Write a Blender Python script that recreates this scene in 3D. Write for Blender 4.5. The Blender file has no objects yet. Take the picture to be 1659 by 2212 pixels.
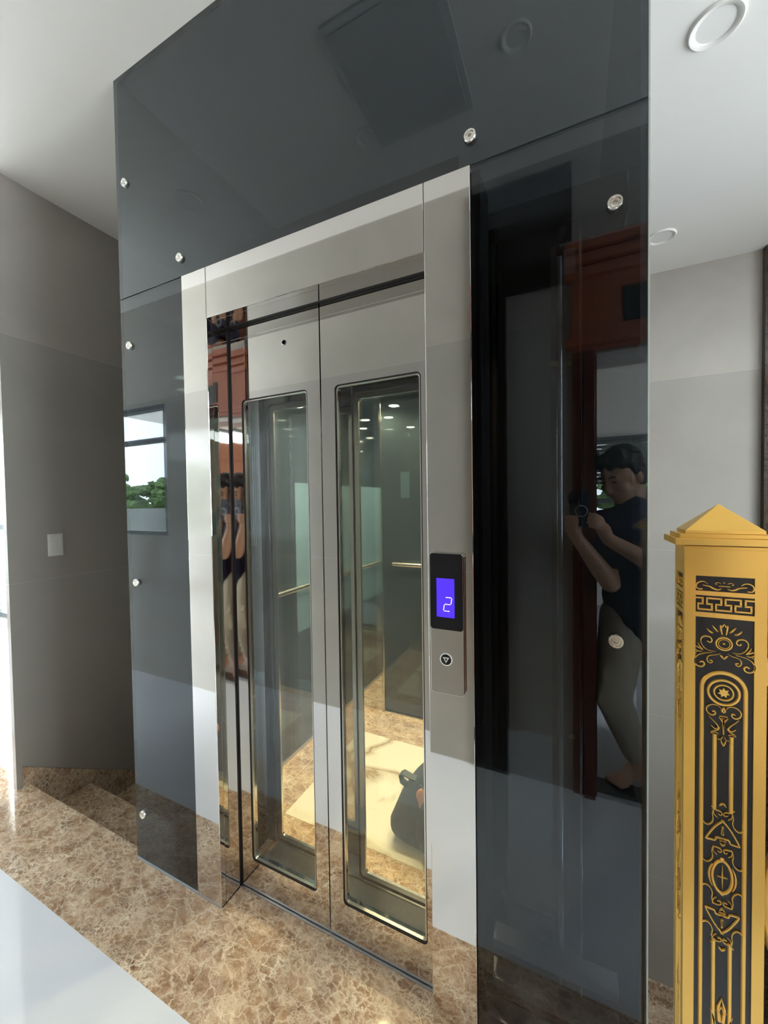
import bpy, bmesh, math, random
from mathutils import Vector, Matrix
random.seed(7)
S = bpy.context.scene
COL = S.collection
PI = math.pi

# ------------------------------------------------------------------ materials
MATS = {}
def nodes_of(name):
    m = bpy.data.materials.new(name); m.use_nodes = True
    nt = m.node_tree
    for n in list(nt.nodes): nt.nodes.remove(n)
    out = nt.nodes.new('ShaderNodeOutputMaterial')
    MATS[name] = m
    return m, nt, out
def principled(name, col, rough=.5, metal=0., spec=.5, emit=None, estr=0., coat=0., trans=0.):
    m, nt, out = nodes_of(name)
    b = nt.nodes.new('ShaderNodeBsdfPrincipled')
    b.inputs['Base Color'].default_value = (*col, 1)
    b.inputs['Roughness'].default_value = rough
    b.inputs['Metallic'].default_value = metal
    b.inputs['Specular IOR Level'].default_value = spec
    b.inputs['Coat Weight'].default_value = coat
    b.inputs['Coat Roughness'].default_value = .03
    if emit:
        b.inputs['Emission Color'].default_value = (*emit, 1)
        b.inputs['Emission Strength'].default_value = estr
    nt.links.new(b.outputs[0], out.inputs[0])
    return m, nt, b
def coords(nt, scale=(1,1,1), rot=(0,0,0)):
    g = nt.nodes.new('ShaderNodeNewGeometry')
    mp = nt.nodes.new('ShaderNodeMapping')
    mp.inputs['Scale'].default_value = scale
    mp.inputs['Rotation'].default_value = rot
    nt.links.new(g.outputs['Position'], mp.inputs['Vector'])
    return mp.outputs[0]
def noise(nt, vec, scale, detail=4, rough=.55, dist=0.):
    n = nt.nodes.new('ShaderNodeTexNoise')
    n.inputs['Scale'].default_value = scale; n.inputs['Detail'].default_value = detail
    n.inputs['Roughness'].default_value = rough; n.inputs['Distortion'].default_value = dist
    nt.links.new(vec, n.inputs['Vector'])
    return n
def ramp(nt, fac, stops):
    r = nt.nodes.new('ShaderNodeValToRGB')
    e = r.color_ramp.elements
    while len(e) < len(stops): e.new(.5)
    for el, (p, c) in zip(e, stops):
        el.position = p; el.color = (*c, 1)
    nt.links.new(fac, r.inputs[0])
    return r.outputs[0]
def mixc(nt, fac, a, b, mode='MIX'):
    m = nt.nodes.new('ShaderNodeMix'); m.data_type = 'RGBA'; m.blend_type = mode
    for sock, v in ((m.inputs[0], fac), (m.inputs[6], a), (m.inputs[7], b)):
        if isinstance(v, (int, float)): sock.default_value = v
        elif isinstance(v, tuple): sock.default_value = (*v, 1)
        else: nt.links.new(v, sock)
    return m.outputs[2]
def math_(nt, op, a, b=None):
    m = nt.nodes.new('ShaderNodeMath'); m.operation = op
    for i, v in enumerate((a, b)):
        if v is None: continue
        if isinstance(v, (int, float)): m.inputs[i].default_value = v
        else: nt.links.new(v, m.inputs[i])
    return m.outputs[0]
def bump(nt, b, height, strength=.1, dist=.002):
    n = nt.nodes.new('ShaderNodeBump')
    n.inputs['Strength'].default_value = strength; n.inputs['Distance'].default_value = dist
    nt.links.new(height, n.inputs['Height']); nt.links.new(n.outputs[0], b.inputs['Normal'])

def marble_brown(name, dark=(.20,.10,.052), mid=(.40,.24,.14), light=(.56,.39,.255), vein=(.90,.76,.58), rough=.05):
    m, nt, b = principled(name, mid, rough)
    v = coords(nt, (1.0,1.35,1.0), (0,0,.35))
    def warp(vec, sc, amt, det=4):
        n1 = noise(nt, vec, sc, det, .6)
        vm = nt.nodes.new('ShaderNodeVectorMath'); vm.operation = 'SCALE'; vm.inputs[3].default_value = amt
        nt.links.new(n1.outputs['Color'], vm.inputs[0])
        va = nt.nodes.new('ShaderNodeVectorMath'); va.operation = 'ADD'
        nt.links.new(vec, va.inputs[0]); nt.links.new(vm.outputs[0], va.inputs[1])
        return va.outputs[0]
    w1 = warp(v, 9, .11, 6); w2 = warp(warp(v, 14, .075, 4), 48, .022, 3)
    def cells(vec, scale, w):
        vo = nt.nodes.new('ShaderNodeTexVoronoi'); vo.feature = 'DISTANCE_TO_EDGE'
        vo.inputs['Scale'].default_value = scale
        nt.links.new(vec, vo.inputs['Vector'])
        return ramp(nt, vo.outputs['Distance'], [(0, (1,1,1)), (w, (.40,.40,.40)), (w*2.8, (0,0,0))])
    base = ramp(nt, noise(nt, w1, 13, 10, .74).outputs['Fac'], [(.36, dark), (.5, mid), (.62, light)])
    msk = ramp(nt, noise(nt, w1, 9, 5, .62).outputs['Fac'], [(.42, (.06,.06,.06)), (.60, (1,1,1))])
    msk2 = ramp(nt, noise(nt, w1, 17, 5, .62).outputs['Fac'], [(.46, (0,0,0)), (.60, (1,1,1))])
    f = math_(nt, 'MULTIPLY', cells(w2, 34, .075), msk)
    f = math_(nt, 'MAXIMUM', f, math_(nt, 'MULTIPLY', cells(w2, 85, .09), math_(nt, 'MULTIPLY', msk2, .75)))
    f = math_(nt, 'MAXIMUM', f, math_(nt, 'MULTIPLY', cells(w1, 15, .025), .7))
    cloud = ramp(nt, noise(nt, w1, 30, 9, .8).outputs['Fac'], [(.50, (0,0,0)), (.72, (.75,.75,.75))])
    f = math_(nt, 'MAXIMUM', f, cloud)
    f = math_(nt, 'MULTIPLY', f, .97)
    nt.links.new(mixc(nt, f, base, vein), b.inputs['Base Color'])
    return m
def marble_cream(name):
    m, nt, b = principled(name, (.8,.72,.58), .05)
    v = coords(nt, rot=(0,0,.9))
    n1 = noise(nt, v, 2.2, 6, .6, .8)
    vm = nt.nodes.new('ShaderNodeVectorMath'); vm.operation = 'SCALE'; vm.inputs[3].default_value = .35
    nt.links.new(n1.outputs['Color'], vm.inputs[0])
    va = nt.nodes.new('ShaderNodeVectorMath'); va.operation = 'ADD'
    nt.links.new(v, va.inputs[0]); nt.links.new(vm.outputs[0], va.inputs[1])
    vo = nt.nodes.new('ShaderNodeTexVoronoi'); vo.feature = 'DISTANCE_TO_EDGE'; vo.inputs['Scale'].default_value = 2.1
    nt.links.new(va.outputs[0], vo.inputs['Vector'])
    f = ramp(nt, vo.outputs['Distance'], [(0, (1,1,1)), (.022, (.55,.55,.55)), (.09, (0,0,0))])
    msk = ramp(nt, noise(nt, v, 3, 2).outputs['Fac'], [(.30, (.1,.1,.1)), (.5, (1,1,1))])
    f = math_(nt, 'MULTIPLY', f, msk)
    nt.links.new(mixc(nt, f, (.84,.77,.63), (.33,.21,.10)), b.inputs['Base Color'])
    return m
def wall_tile(name, col, rough=.12):
    m, nt, b = principled(name, col, rough)
    v = coords(nt)
    n = ramp(nt, noise(nt, v, 2.2, 7, .6, .4).outputs['Fac'], [(.3, tuple(c*.93 for c in col)), (.7, tuple(c*1.05 for c in col))])
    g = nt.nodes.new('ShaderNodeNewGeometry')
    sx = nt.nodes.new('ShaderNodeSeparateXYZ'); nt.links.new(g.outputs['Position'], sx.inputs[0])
    low = math_(nt, 'LESS_THAN', sx.outputs[2], 2.205)          # tile colour is mixed darker below this height
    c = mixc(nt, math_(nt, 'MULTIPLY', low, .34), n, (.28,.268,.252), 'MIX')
    # fine joints every 1.2 m of height
    z = math_(nt, 'FRACT', math_(nt, 'DIVIDE', math_(nt, 'ADD', sx.outputs[2], 2.595), 1.2))
    j = math_(nt, 'LESS_THAN', z, .0016)
    c = mixc(nt, math_(nt, 'MULTIPLY', j, .5), c, (.6,.6,.58))
    nt.links.new(c, b.inputs['Base Color'])
    return m
def sheet_glass(name, tint, ior=1.5, rough=0., haze=None, hazef=0., gcol=(1,1,1)):
    """pane of glass: reflects by Fresnel on both faces, lets tinted light straight through"""
    m, nt, out = nodes_of(name)
    g = nt.nodes.new('ShaderNodeNewGeometry')
    iorv = nt.nodes.new('ShaderNodeMix'); iorv.data_type = 'FLOAT'
    nt.links.new(g.outputs['Backfacing'], iorv.inputs[0])
    iorv.inputs[2].default_value = ior; iorv.inputs[3].default_value = 1/ior
    fr = nt.nodes.new('ShaderNodeFresnel'); nt.links.new(iorv.outputs[0], fr.inputs['IOR'])
    tr = nt.nodes.new('ShaderNodeBsdfTransparent'); tr.inputs[0].default_value = (*tint, 1)
    gl = nt.nodes.new('ShaderNodeBsdfGlossy'); gl.inputs['Roughness'].default_value = rough; gl.inputs[0].default_value = (*gcol, 1)
    mx = nt.nodes.new('ShaderNodeMixShader')
    nt.links.new(fr.outputs[0], mx.inputs[0])
    src = tr.outputs[0]
    if haze:
        df = nt.nodes.new('ShaderNodeBsdfDiffuse'); df.inputs[0].default_value = (*haze, 1)
        m2 = nt.nodes.new('ShaderNodeMixShader'); m2.inputs[0].default_value = hazef
        nt.links.new(tr.outputs[0], m2.inputs[1]); nt.links.new(df.outputs[0], m2.inputs[2])
        src = m2.outputs[0]
    nt.links.new(src, mx.inputs[1]); nt.links.new(gl.outputs[0], mx.inputs[2])
    nt.links.new(mx.outputs[0], out.inputs[0])
    return m
def steel(name, col=(.66,.645,.625), rough=.035, wav=.0):
    m, nt, b = principled(name, col, rough, 1.)
    if wav:
        bump(nt, b, noise(nt, coords(nt, (1.2,1.2,.5)), 5, 2).outputs['Fac'], wav, .004)
    return m

def wood(name, a, c, rough=.3):
    m, nt, b = principled(name, a, rough, coat=.25)
    v = coords(nt, (14,14,1.1))
    n = noise(nt, v, 3, 6, .6, 1.2)
    nt.links.new(ramp(nt, n.outputs['Fac'], [(.3, a), (.7, c)]), b.inputs['Base Color'])
    return m

GLASS = sheet_glass('tinted_glass', (.415,.435,.455), 1.59, gcol=(.93,.975,1.0))
CLEAR = sheet_glass('clear_glass', (.93,.96,.945), 1.5)
CARGL = sheet_glass('cabin_glass', (.46,.54,.56), 1.72, haze=(.26,.36,.44), hazef=.06)
FILM = sheet_glass('film_on_glass', (.5,.6,.62), 1.5, haze=(.28,.46,.60), hazef=.32)
STEEL = steel('polished_steel', (.70,.68,.655), .028, .012)
STEELD = steel('dark_steel', (.34,.35,.36), .10)
BRUSH = steel('brushed_steel', (.86,.83,.76), .22)
CHROME = steel('chrome', (.82,.80,.76), .06)
SATIN = principled('satin_aluminium', (.56,.58,.61), .32, .9)[0]
BLACK = principled('black_gap', (.008,.008,.009), .6)[0]
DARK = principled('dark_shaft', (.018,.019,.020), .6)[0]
EDGE = principled('ground_glass_edge', (.50,.56,.53), .25)[0]
SEAL = principled('grey_sealant', (.42,.44,.46), .6)[0]
MARB = marble_brown('brown_marble')
CREAM = marble_cream('cream_marble')
FLOOR = principled('white_floor_tile', (.76,.77,.81), .04)[0]
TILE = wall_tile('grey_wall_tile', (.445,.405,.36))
PAINT = principled('white_ceiling_paint', (.87,.825,.77), .75)[0]
WHITE = principled('white_plastic', (.74,.72,.68), .35)[0]
GOLD = principled('gold_paint', (.86,.52,.115), .23, .55)[0]
BLKPAINT = principled('black_lacquer', (.012,.012,.012), .28)[0]
SCRBLK = principled('black_acrylic', (.006,.006,.010), .12)[0]
SCR = principled('blue_screen', (.02,.01,.3), .3, emit=(.055,.02,1.0), estr=1.05)[0]
DIGIT = principled('lit_digit', (.9,.9,.9), .4, emit=(.93,.88,.90), estr=1.0)[0]
LAMP = principled('warm_lamp', (1,1,1), .5, emit=(1.0,.86,.62), estr=40)[0]
WOOD = wood('red_brown_wood', (.46,.15,.065), (.60,.22,.10))
WOODD = wood('dark_red_wood', (.10,.022,.014), (.15,.035,.022))
BLKWOOD = wood('black_brown_wood', (.022,.016,.013), (.034,.022,.017), .35)
WOODH = wood('carved_red_wood', (.30,.075,.035), (.42,.12,.055))
STONE = principled('dark_stone', (.025,.022,.02), .15)[0]
SKIN = principled('skin', (.60,.33,.21), .45)[0]
HAIR = principled('black_hair', (.010,.009,.009), .45)[0]
NAVY = principled('navy_cotton', (.014,.013,.045), .85)[0]
KHAKI = principled('khaki_cotton', (.50,.43,.33), .85)[0]
PHONE = principled('dark_phone', (.03,.035,.06), .2)[0]
BRIGHT = principled('bright_white_enamel', (.90,.90,.88), .3)[0]
PALE = principled('pale_grey_plastic', (.6,.6,.6), .3)[0]
BAG = principled('dark_green_fabric', (.020,.026,.024), .75)[0]
STRAP = principled('strap_webbing', (.055,.065,.062), .7)[0]
ORANGE = principled('orange_print', (.62,.25,.13), .6)[0]
BRASS = principled('zinc_gold', (.75,.48,.14), .25, .9)[0]
ALU = principled('window_frame', (.09,.10,.105), .4)[0]
OUTW = principled('white_render', (.75,.76,.77), .7)[0]
LEAF = principled('leaves', (.07,.13,.035), .7)[0]
def _leaf():
    nt = LEAF.node_tree; b = [n for n in nt.nodes if n.type == 'BSDF_PRINCIPLED'][0]
    n = noise(nt, coords(nt), 3.5, 6, .7)
    nt.links.new(ramp(nt, n.outputs['Fac'], [(.35, (.025,.055,.015)), (.65, (.16,.26,.08))]), b.inputs['Base Color'])
_leaf()
BARK = principled('bark', (.10,.075,.05), .8)[0]
PAPER = principled('paper', (.62,.63,.60), .7)[0]
ROAD = principled('asphalt', (.25,.25,.25), .8)[0]
BLIND = principled('blind_fabric', (.16,.16,.165), .7)[0]

# ------------------------------------------------------------------ object helpers
def empty(name, loc, label=None, cat=None, group=None):
    o = bpy.data.objects.new(name, None); COL.objects.link(o)
    o.location = loc; o.empty_display_size = .05
    return tag(o, label, cat, group)
def tag(o, label=None, cat=None, group=None, kind=None):
    if label: o['label'] = label
    if cat: o['category'] = cat
    if group: o['group'] = group
    if kind: o['kind'] = kind
    return o
def base_of(p):
    v = Vector((0,0,0))
    while p is not None:
        v += Vector(p.location); p = p.parent
    return v
class MB:
    def __init__(s): s.bm = bmesh.new()
    def box(s, x0, x1, y0, y1, z0, z1):
        bm = s.bm
        v = [bm.verts.new(p) for p in ((x0,y0,z0),(x1,y0,z0),(x1,y1,z0),(x0,y1,z0),(x0,y0,z1),(x1,y0,z1),(x1,y1,z1),(x0,y1,z1))]
        for f in ((3,2,1,0),(4,5,6,7),(0,1,5,4),(1,2,6,5),(2,3,7,6),(3,0,4,7)): bm.faces.new([v[i] for i in f])
        return s
    def prism(s, pts, d):
        """closed 3-D polygon pushed along vector d"""
        bm = s.bm; d = Vector(d)
        a = [bm.verts.new(p) for p in pts]; b = [bm.verts.new(Vector(p)+d) for p in pts]
        n = len(pts)
        bm.faces.new(a[::-1]); bm.faces.new(b)
        for i in range(n): bm.faces.new((a[i], a[(i+1)%n], b[(i+1)%n], b[i]))
        return s
    def ring(s, loops, cap=True, close=False):
        bm = s.bm
        L = [[bm.verts.new(p) for p in l] for l in loops]
        n = len(L[0])
        for a, b in zip(L, L[1:]):
            for i in range(n): bm.faces.new((a[i], a[(i+1)%n], b[(i+1)%n], b[i]))
        if close:
            a, b = L[-1], L[0]
            for i in range(n): bm.faces.new((a[i], a[(i+1)%n], b[(i+1)%n], b[i]))
        elif cap:
            bm.faces.new(L[0][::-1]); bm.faces.new(L[-1])
        return s
    def lathe(s, c, axis, prof, n=24, cap=True):
        """prof: (radius, height along axis) list"""
        c = Vector(c); ax = Vector(axis).normalized()
        t = Vector((0,0,1)) if abs(ax.z) < .9 else Vector((1,0,0))
        u = ax.cross(t).normalized(); w = ax.cross(u)
        loops = [[c + ax*h + (u*math.cos(2*PI*i/n) + w*math.sin(2*PI*i/n))*max(r, 1e-5) for i in range(n)] for r, h in prof]
        return s.ring(loops, cap)
    def tube(s, pts, r, n=10, closed=False):
        pts = [Vector(p) for p in pts]; loops = []
        rr = r if isinstance(r, (list, tuple)) else [r]*len(pts)
        up = None
        for i, p in enumerate(pts):
            if closed: d = pts[(i+1) % len(pts)] - pts[i-1]
            else: d = pts[min(i+1, len(pts)-1)] - pts[max(i-1, 0)]
            d.normalize()
            if up is None: up = d.orthogonal().normalized()
            up = (up - d*up.dot(d)).normalized(); w = d.cross(up)
            loops.append([p + (up*math.cos(2*PI*k/n) + w*math.sin(2*PI*k/n))*rr[i] for k in range(n)])
        return s.ring(loops, True, closed)
    def ico(s, c, rad, sub=2, scale=(1,1,1)):
        r = bmesh.ops.create_icosphere(s.bm, subdivisions=sub, radius=rad)
        for v in r['verts']: v.co = Vector((v.co.x*scale[0], v.co.y*scale[1], v.co.z*scale[2])) + Vector(c)
        return s
    def build(s, name, mat, parent=None, smooth=False, bevel=0., seg=2):
        bm = s.bm
        bmesh.ops.recalc_face_normals(bm, faces=bm.faces[:])
        me = bpy.data.meshes.new(name)
        off = base_of(parent) if parent is not None else Vector((0,0,0))
        if parent is None:                     # top-level mesh: put the origin at its base
            xs = [v.co for v in bm.verts]
            off = Vector((sum(p.x for p in xs)/len(xs), sum(p.y for p in xs)/len(xs), min(p.z for p in xs)))
        for v in bm.verts: v.co -= off
        bm.to_mesh(me); bm.free()
        o = bpy.data.objects.new(name, me); COL.objects.link(o)
        me.materials.append(mat)
        if smooth:
            for p in me.polygons: p.use_smooth = True
        if bevel:
            b = o.modifiers.new('bevel', 'BEVEL'); b.width = bevel; b.segments = seg; b.limit_method = 'ANGLE'
        if parent is not None: o.parent = parent
        else: o.location = off
        return o
def sharp(o, ang=35):
    """smooth shading with hard edges kept"""
    me = o.data
    for p in me.polygons: p.use_smooth = True
    me.set_sharp_from_angle(angle=math.radians(ang))
    return o
def wall_x(name, x0, x1, y0, y1, z0, z1, holes, mat):
    """wall lying along X with rectangular holes (xa, xb, za, zb)"""
    xs = sorted({x0, x1, *[h[0] for h in holes], *[h[1] for h in holes]})
    zs = sorted({z0, z1, *[h[2] for h in holes], *[h[3] for h in holes]})
    mb = MB()
    for xa, xb in zip(xs, xs[1:]):
        run = None
        for za, zb in zip(zs, zs[1:]):
            cx, cz = (xa+xb)/2, (za+zb)/2
            hole = any(h[0] < cx < h[1] and h[2] < cz < h[3] for h in holes)
            if not hole: mb.box(xa, xb, y0, y1, za, zb)
    bmesh.ops.remove_doubles(mb.bm, verts=mb.bm.verts[:], dist=1e-5)
    # drop the internal faces between neighbouring boxes
    seen = {}
    for f in mb.bm.faces[:]:
        k = tuple(round(c, 4) for c in f.calc_center_median())
        seen.setdefault(k, []).append(f)
    for fs in seen.values():
        if len(fs) > 1: bmesh.ops.delete(mb.bm, geom=fs, context='FACES_ONLY')
    return struct(mb.build(name, mat))
def wall_y(name, y0, y1, x0, x1, z0, z1, h, mat):
    m = MB()
    m.box(x0, x1, y0, h[0], z0, z1); m.box(x0, x1, h[1], y1, z0, z1); m.box(x0, x1, h[0], h[1], z0, h[2]); m.box(x0, x1, h[0], h[1], h[3], z1)
    return struct(m.build(name, mat))
def struct(o): o['kind'] = 'structure'; return o

# ------------------------------------------------------------------ measures (metres)
ZC, H = 2.96, 1.377          # ceiling, lens height
GX0, GX1 = -1.54, .135       # lift glass front
FX0, FX1, SX0, SX1 = -1.196, -.212, -1.081, -.326
ZT, ZH, REC = 2.153, 1.987, .089
WL, RW = -2.44, -1.095       # left wall face, rear wall face
YB = 2.44                    # back wall face

# ------------------------------------------------------------------ setting
struct(MB().box(-7, 2.6, -1.095, -.253, -.12, 0).build('floor', FLOOR))
mb = MB()
mb.box(-7, .34, -.253, .03, -.12, 0)
mb.box(SX0-.05, SX1+.05, .03, .30, -.12, 0)
struct(mb.build('floor_marble_border', MARB))
struct(MB().box(-7, WL-.03, .03, 1.2, -.12, 0).build('floor_balcony_side', FLOOR))
struct(MB().box(-7.2, 2.9, -4.95, 2.6, ZC, ZC+.15).build('ceiling', PAINT))
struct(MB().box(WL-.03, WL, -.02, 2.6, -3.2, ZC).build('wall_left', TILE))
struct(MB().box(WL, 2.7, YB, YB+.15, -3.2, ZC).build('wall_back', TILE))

struct(MB().box(1.105, 1.32, YB-.05, YB, -3.2, ZC).build('trim_1', marble_brown('dark_marble', (.010,.006,.005), (.022,.012,.008), (.045,.026,.017), (.10,.06,.035))))
struct(MB().box(WL, 1.105, YB-.022, YB, -2.30, -2.178).build('baseboard_back', MARB))
struct(MB().box(GX1+.03, 2.6, .03, YB, -2.45, -2.30).build('floor_lower_landing', MARB))
struct(MB().box(WL, GX1, 1.85, YB, -1.65, -1.50).build('floor_half_landing', MARB))
DOOR = (.09, 1.0, 0, 2.03)
WIN = (-6.0, -2.84, 1.14, 2.165)
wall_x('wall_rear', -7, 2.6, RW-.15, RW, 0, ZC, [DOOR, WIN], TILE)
BAL = (-6.3, -2.60, .10, 2.60)
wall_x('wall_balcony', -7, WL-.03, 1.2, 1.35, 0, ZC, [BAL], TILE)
FAR = (-.95, 1.1, .10, 2.60)
wall_y('wall_far_left', -1.095, 1.2, -6.55, -6.4, 0, ZC, FAR, TILE)
RGT = (-.98, 1.25, .95, 2.78)
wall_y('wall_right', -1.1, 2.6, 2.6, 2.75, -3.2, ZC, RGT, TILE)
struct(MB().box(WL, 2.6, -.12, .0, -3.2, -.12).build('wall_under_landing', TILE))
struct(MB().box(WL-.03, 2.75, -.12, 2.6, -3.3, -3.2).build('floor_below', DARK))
# room behind the doorway
struct(MB().box(-1.2, 2.4, -4.8, -1.095, -.12, 0).build('floor_room', principled('grey_floor_tile', (.45,.45,.46), .08)[0]))
RWIN = (.05, 1.5, .95, 2.15)
wall_x('wall_room_far', -1.2, 2.4, -4.95, -4.8, 0, ZC, [RWIN], PAINT)
struct(MB().box(-1.35, -1.2, -4.95, RW-.15, 0, ZC).build('wall_room_left', PAINT))
SIDE = (-4.4, -1.7, .6, 2.5)
wall_y('wall_room_right', -4.95, RW-.15, 2.4, 2.55, 0, ZC, SIDE, PAINT)
struct(MB().box(-.20, 1.1, -1.225, -1.13, 0, .012).build('trim_2', STONE))

def window(name, x0, x1, y, z0, z1, bars_x, bars_z, w=.05, d=.06):
    root = empty(name, ((x0+x1)/2, y, z0)); root['kind'] = 'structure'
    f = MB()
    f.box(x0, x1, y-d/2, y+d/2, z0, z0+w); f.box(x0, x1, y-d/2, y+d/2, z1-w, z1)
    f.box(x0, x0+w, y-d/2, y+d/2, z0+w, z1-w); f.box(x1-w, x1, y-d/2, y+d/2, z0+w, z1-w)
    for b in bars_x: f.box(b-w/2, b+w/2, y-d/2+.003, y+d/2-.003, z0+w, z1-w)
    for b in bars_z: f.box(x0+w, x1-w, y-d/2+.005, y+d/2-.005, b-w*.6, b+w*.6)
    struct(f.build('window_frame', ALU, root))
    struct(MB().box(x0+w*.5, x1-w*.5, y-.003, y+.003, z0+w*.5, z1-w*.5).build('window_pane', CLEAR, root))
    return root
window('window_1', WIN[0], WIN[1], RW-.035, WIN[2], WIN[3], [-4.4], [1.895], .03)
window('window_2', BAL[0], BAL[1], 1.27, BAL[2], BAL[3], [-4.0], [1.15], .05)
window('window_3', RWIN[0], RWIN[1], -4.87, RWIN[2], RWIN[3], [.75], [1.35], .05)

def window_y(name, x, y0, y1, z0, z1, bar, w=.05, d=.06):
    root = empty(name, (x, (y0+y1)/2, z0)); root['kind'] = 'structure'
    f = MB()
    f.box(x-d/2, x+d/2, y0, y1, z0, z0+w); f.box(x-d/2, x+d/2, y0, y1, z1-w, z1)
    f.box(x-d/2, x+d/2, y0, y0+w, z0+w, z1-w); f.box(x-d/2, x+d/2, y1-w, y1, z0+w, z1-w)
    f.box(x-d/2+.003, x+d/2-.003, bar-w/2, bar+w/2, z0+w, z1-w)
    struct(f.build('window_frame', ALU, root))
    struct(MB().box(x-.003, x+.003, y0+w*.5, y1-w*.5, z0+w*.5, z1-w*.5).build('window_pane', CLEAR, root))
window_y('window_4', -6.47, FAR[0], FAR[1], FAR[2], FAR[3], .08)
window_y('added_window_right', 2.67, RGT[0], RGT[1], RGT[2], RGT[3], 0)  # unseen window, added to light the right end of the landing
window_y('added_window_room', 2.47, SIDE[0], SIDE[1], SIDE[2], SIDE[3], -3.0)  # unseen window, added to brighten the room behind the doorway
# ------------------------------------------------------------------ stairs down beside the lift
st = empty('staircase', (-1.99, .03, -3.0), 'brown marble stairs going down between grey wall and black lift glass', 'stairs')
for k in range(1, 8):
    z = -.165*k; y0 = .03+.25*(k-1)
    MB().box(WL+.004, GX0-.02, y0, y0+.262, z-.04, z).build('step', MARB, st)
    MB().box(WL+.004, GX0-.02, y0-.002, y0+.012, z, z+.125).build('riser', MARB, st)
sk = MB()
sk.prism([(WL+.002, .004, .105), (WL+.002, .004, -.25), (WL+.002, 1.84, -1.60), (WL+.002, 1.84, -1.12)], (.012, 0, 0))
sk.build('skirting', MARB, st)

# ------------------------------------------------------------------ lift shaft glass
T = .012
def stand(parent, x, z):
    o = MB().lathe((x, 0, z), (0,-1,0), [(.0148,0),(.0148,.006),(.0132,.0088),(.0105,.0088),(.0095,.0060),(.0080,.0060),(.0070,.0078),(.0045,.0078),(.0032,.0030),(.0005,.0030)], 28).build('standoff_fixing', CHROME, parent)
    sharp(o, 30); return o
def pane(name, x0, x1, z0, z1, label, fix):
    root = empty(name, ((x0+x1)/2, 0, z0), label, 'glass panel')
    MB().box(x0, x1, 0, T, z0, z1).build('pane', GLASS, root)
    for x, z in fix: stand(root, x, z)
    return root
p = pane('glass_panel', GX0, GX1, ZT+.002, ZC, 'wide black tinted glass panel above the lift door reaching the ceiling',
     [(-1.487, 2.568), (-1.200, 2.216), (-.211, 2.216), (.078, 2.568)])
MB().box(GX1-.0005, GX1+.0025, -.0005, T+.0005, ZT+.002, ZC).build('polished_edge', EDGE, p)
p = pane('glass_panel', GX0, FX0-.002, .004, ZT-.002, 'narrow black tinted glass panel left of the lift door beside the stairs',
     [(-1.487, 1.973), (-1.489, 1.086), (-1.492, .188)])
MB().box(GX0, SX0, -.004, .0, 0, .007).build('sealant_line', SEAL, p)
p = pane('glass_panel', FX1+.002, GX1, .004, ZT-.002, 'black tinted glass panel between lift door frame and golden post, mirroring the photographer',
     [(.078, 1.968), (.080, 1.084), (.080, .188)])
MB().box(GX1-.0005, GX1+.0025, -.0005, T+.0005, .004, ZT-.002).build('polished_edge', EDGE, p)
# side panes of the shaft and its back
tag(MB().box(GX0, GX0+T, T, 1.82, -1.6, ZC).build('glass_panel', GLASS), 'black tinted side glass of the lift shaft facing the stairs and grey left wall', 'glass panel')
tag(MB().box(GX1-T, GX1, T, 1.82, -1.6, ZC).build('glass_panel', GLASS), 'black tinted side glass of the lift shaft facing the stairwell at right', 'glass panel')
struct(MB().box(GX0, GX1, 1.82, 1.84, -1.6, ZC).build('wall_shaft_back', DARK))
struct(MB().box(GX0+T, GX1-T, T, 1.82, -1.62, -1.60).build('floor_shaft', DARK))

# ------------------------------------------------------------------ door surround
fr = empty('lift_door_frame', ((FX0+FX1)/2, 0, 0), 'polished steel door frame around the lift entrance', 'door frame')
PY = -.0035
MB().box(FX0, SX0, PY, .018, 0, ZT).build('jamb', STEEL, fr, bevel=.0016)
MB().box(SX1, FX1, PY, .018, 0, ZT).build('jamb', STEEL, fr, bevel=.0016)
MB().box(SX0+.0012, SX1-.0012, PY, .018, ZH, ZT).build('header', STEEL, fr, bevel=.0016)
MB().prism([(SX0-.012, .018, 0), (SX0, .018, 0), (SX0-.0009, REC-.009, 0), (SX0-.012, REC-.009, 0)], (0, 0, ZH+.01)).build('reveal', STEEL, fr)
MB().box(SX1, SX1+.012, .018, REC-.004, 0, ZH+.01).build('reveal', STEEL, fr)
MB().box(SX0, SX1, .018, REC-.017, ZH, ZH+.012).build('soffit', STEEL, fr)
# black strips in place of shade, so the gap round the doors reads black
MB().box(SX0-.05, SX0-.0122, .02, REC+.03, 0, ZT).build('gap_shade', BLACK, fr)
MB().box(SX0-.0121, SX0-.001, REC-.0085, REC-.0012, 0, ZT).build('gap_shade', BLACK, fr)
MB().box(SX0, SX1, REC-.0165, REC-.0012, ZH+.002, ZH+.04).build('gap_shade', BLACK, fr)
MB().box(SX1+.0122, FX1+.018, .02, REC+.03, 0, ZT).build('gap_shade', BLACK, fr)
MB().box(SX0-.05, SX1+.05, REC+.045, REC+.055, ZH+.012, ZT+.15).build('gap_shade', BLACK, fr)
sill = tag(MB().box(SX0+.001, SX1-.001, REC-.008, REC+.11, -.01, .003).build('door_sill', SATIN), 'bluish aluminium sill strip under the lift doors', 'sill')

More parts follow.
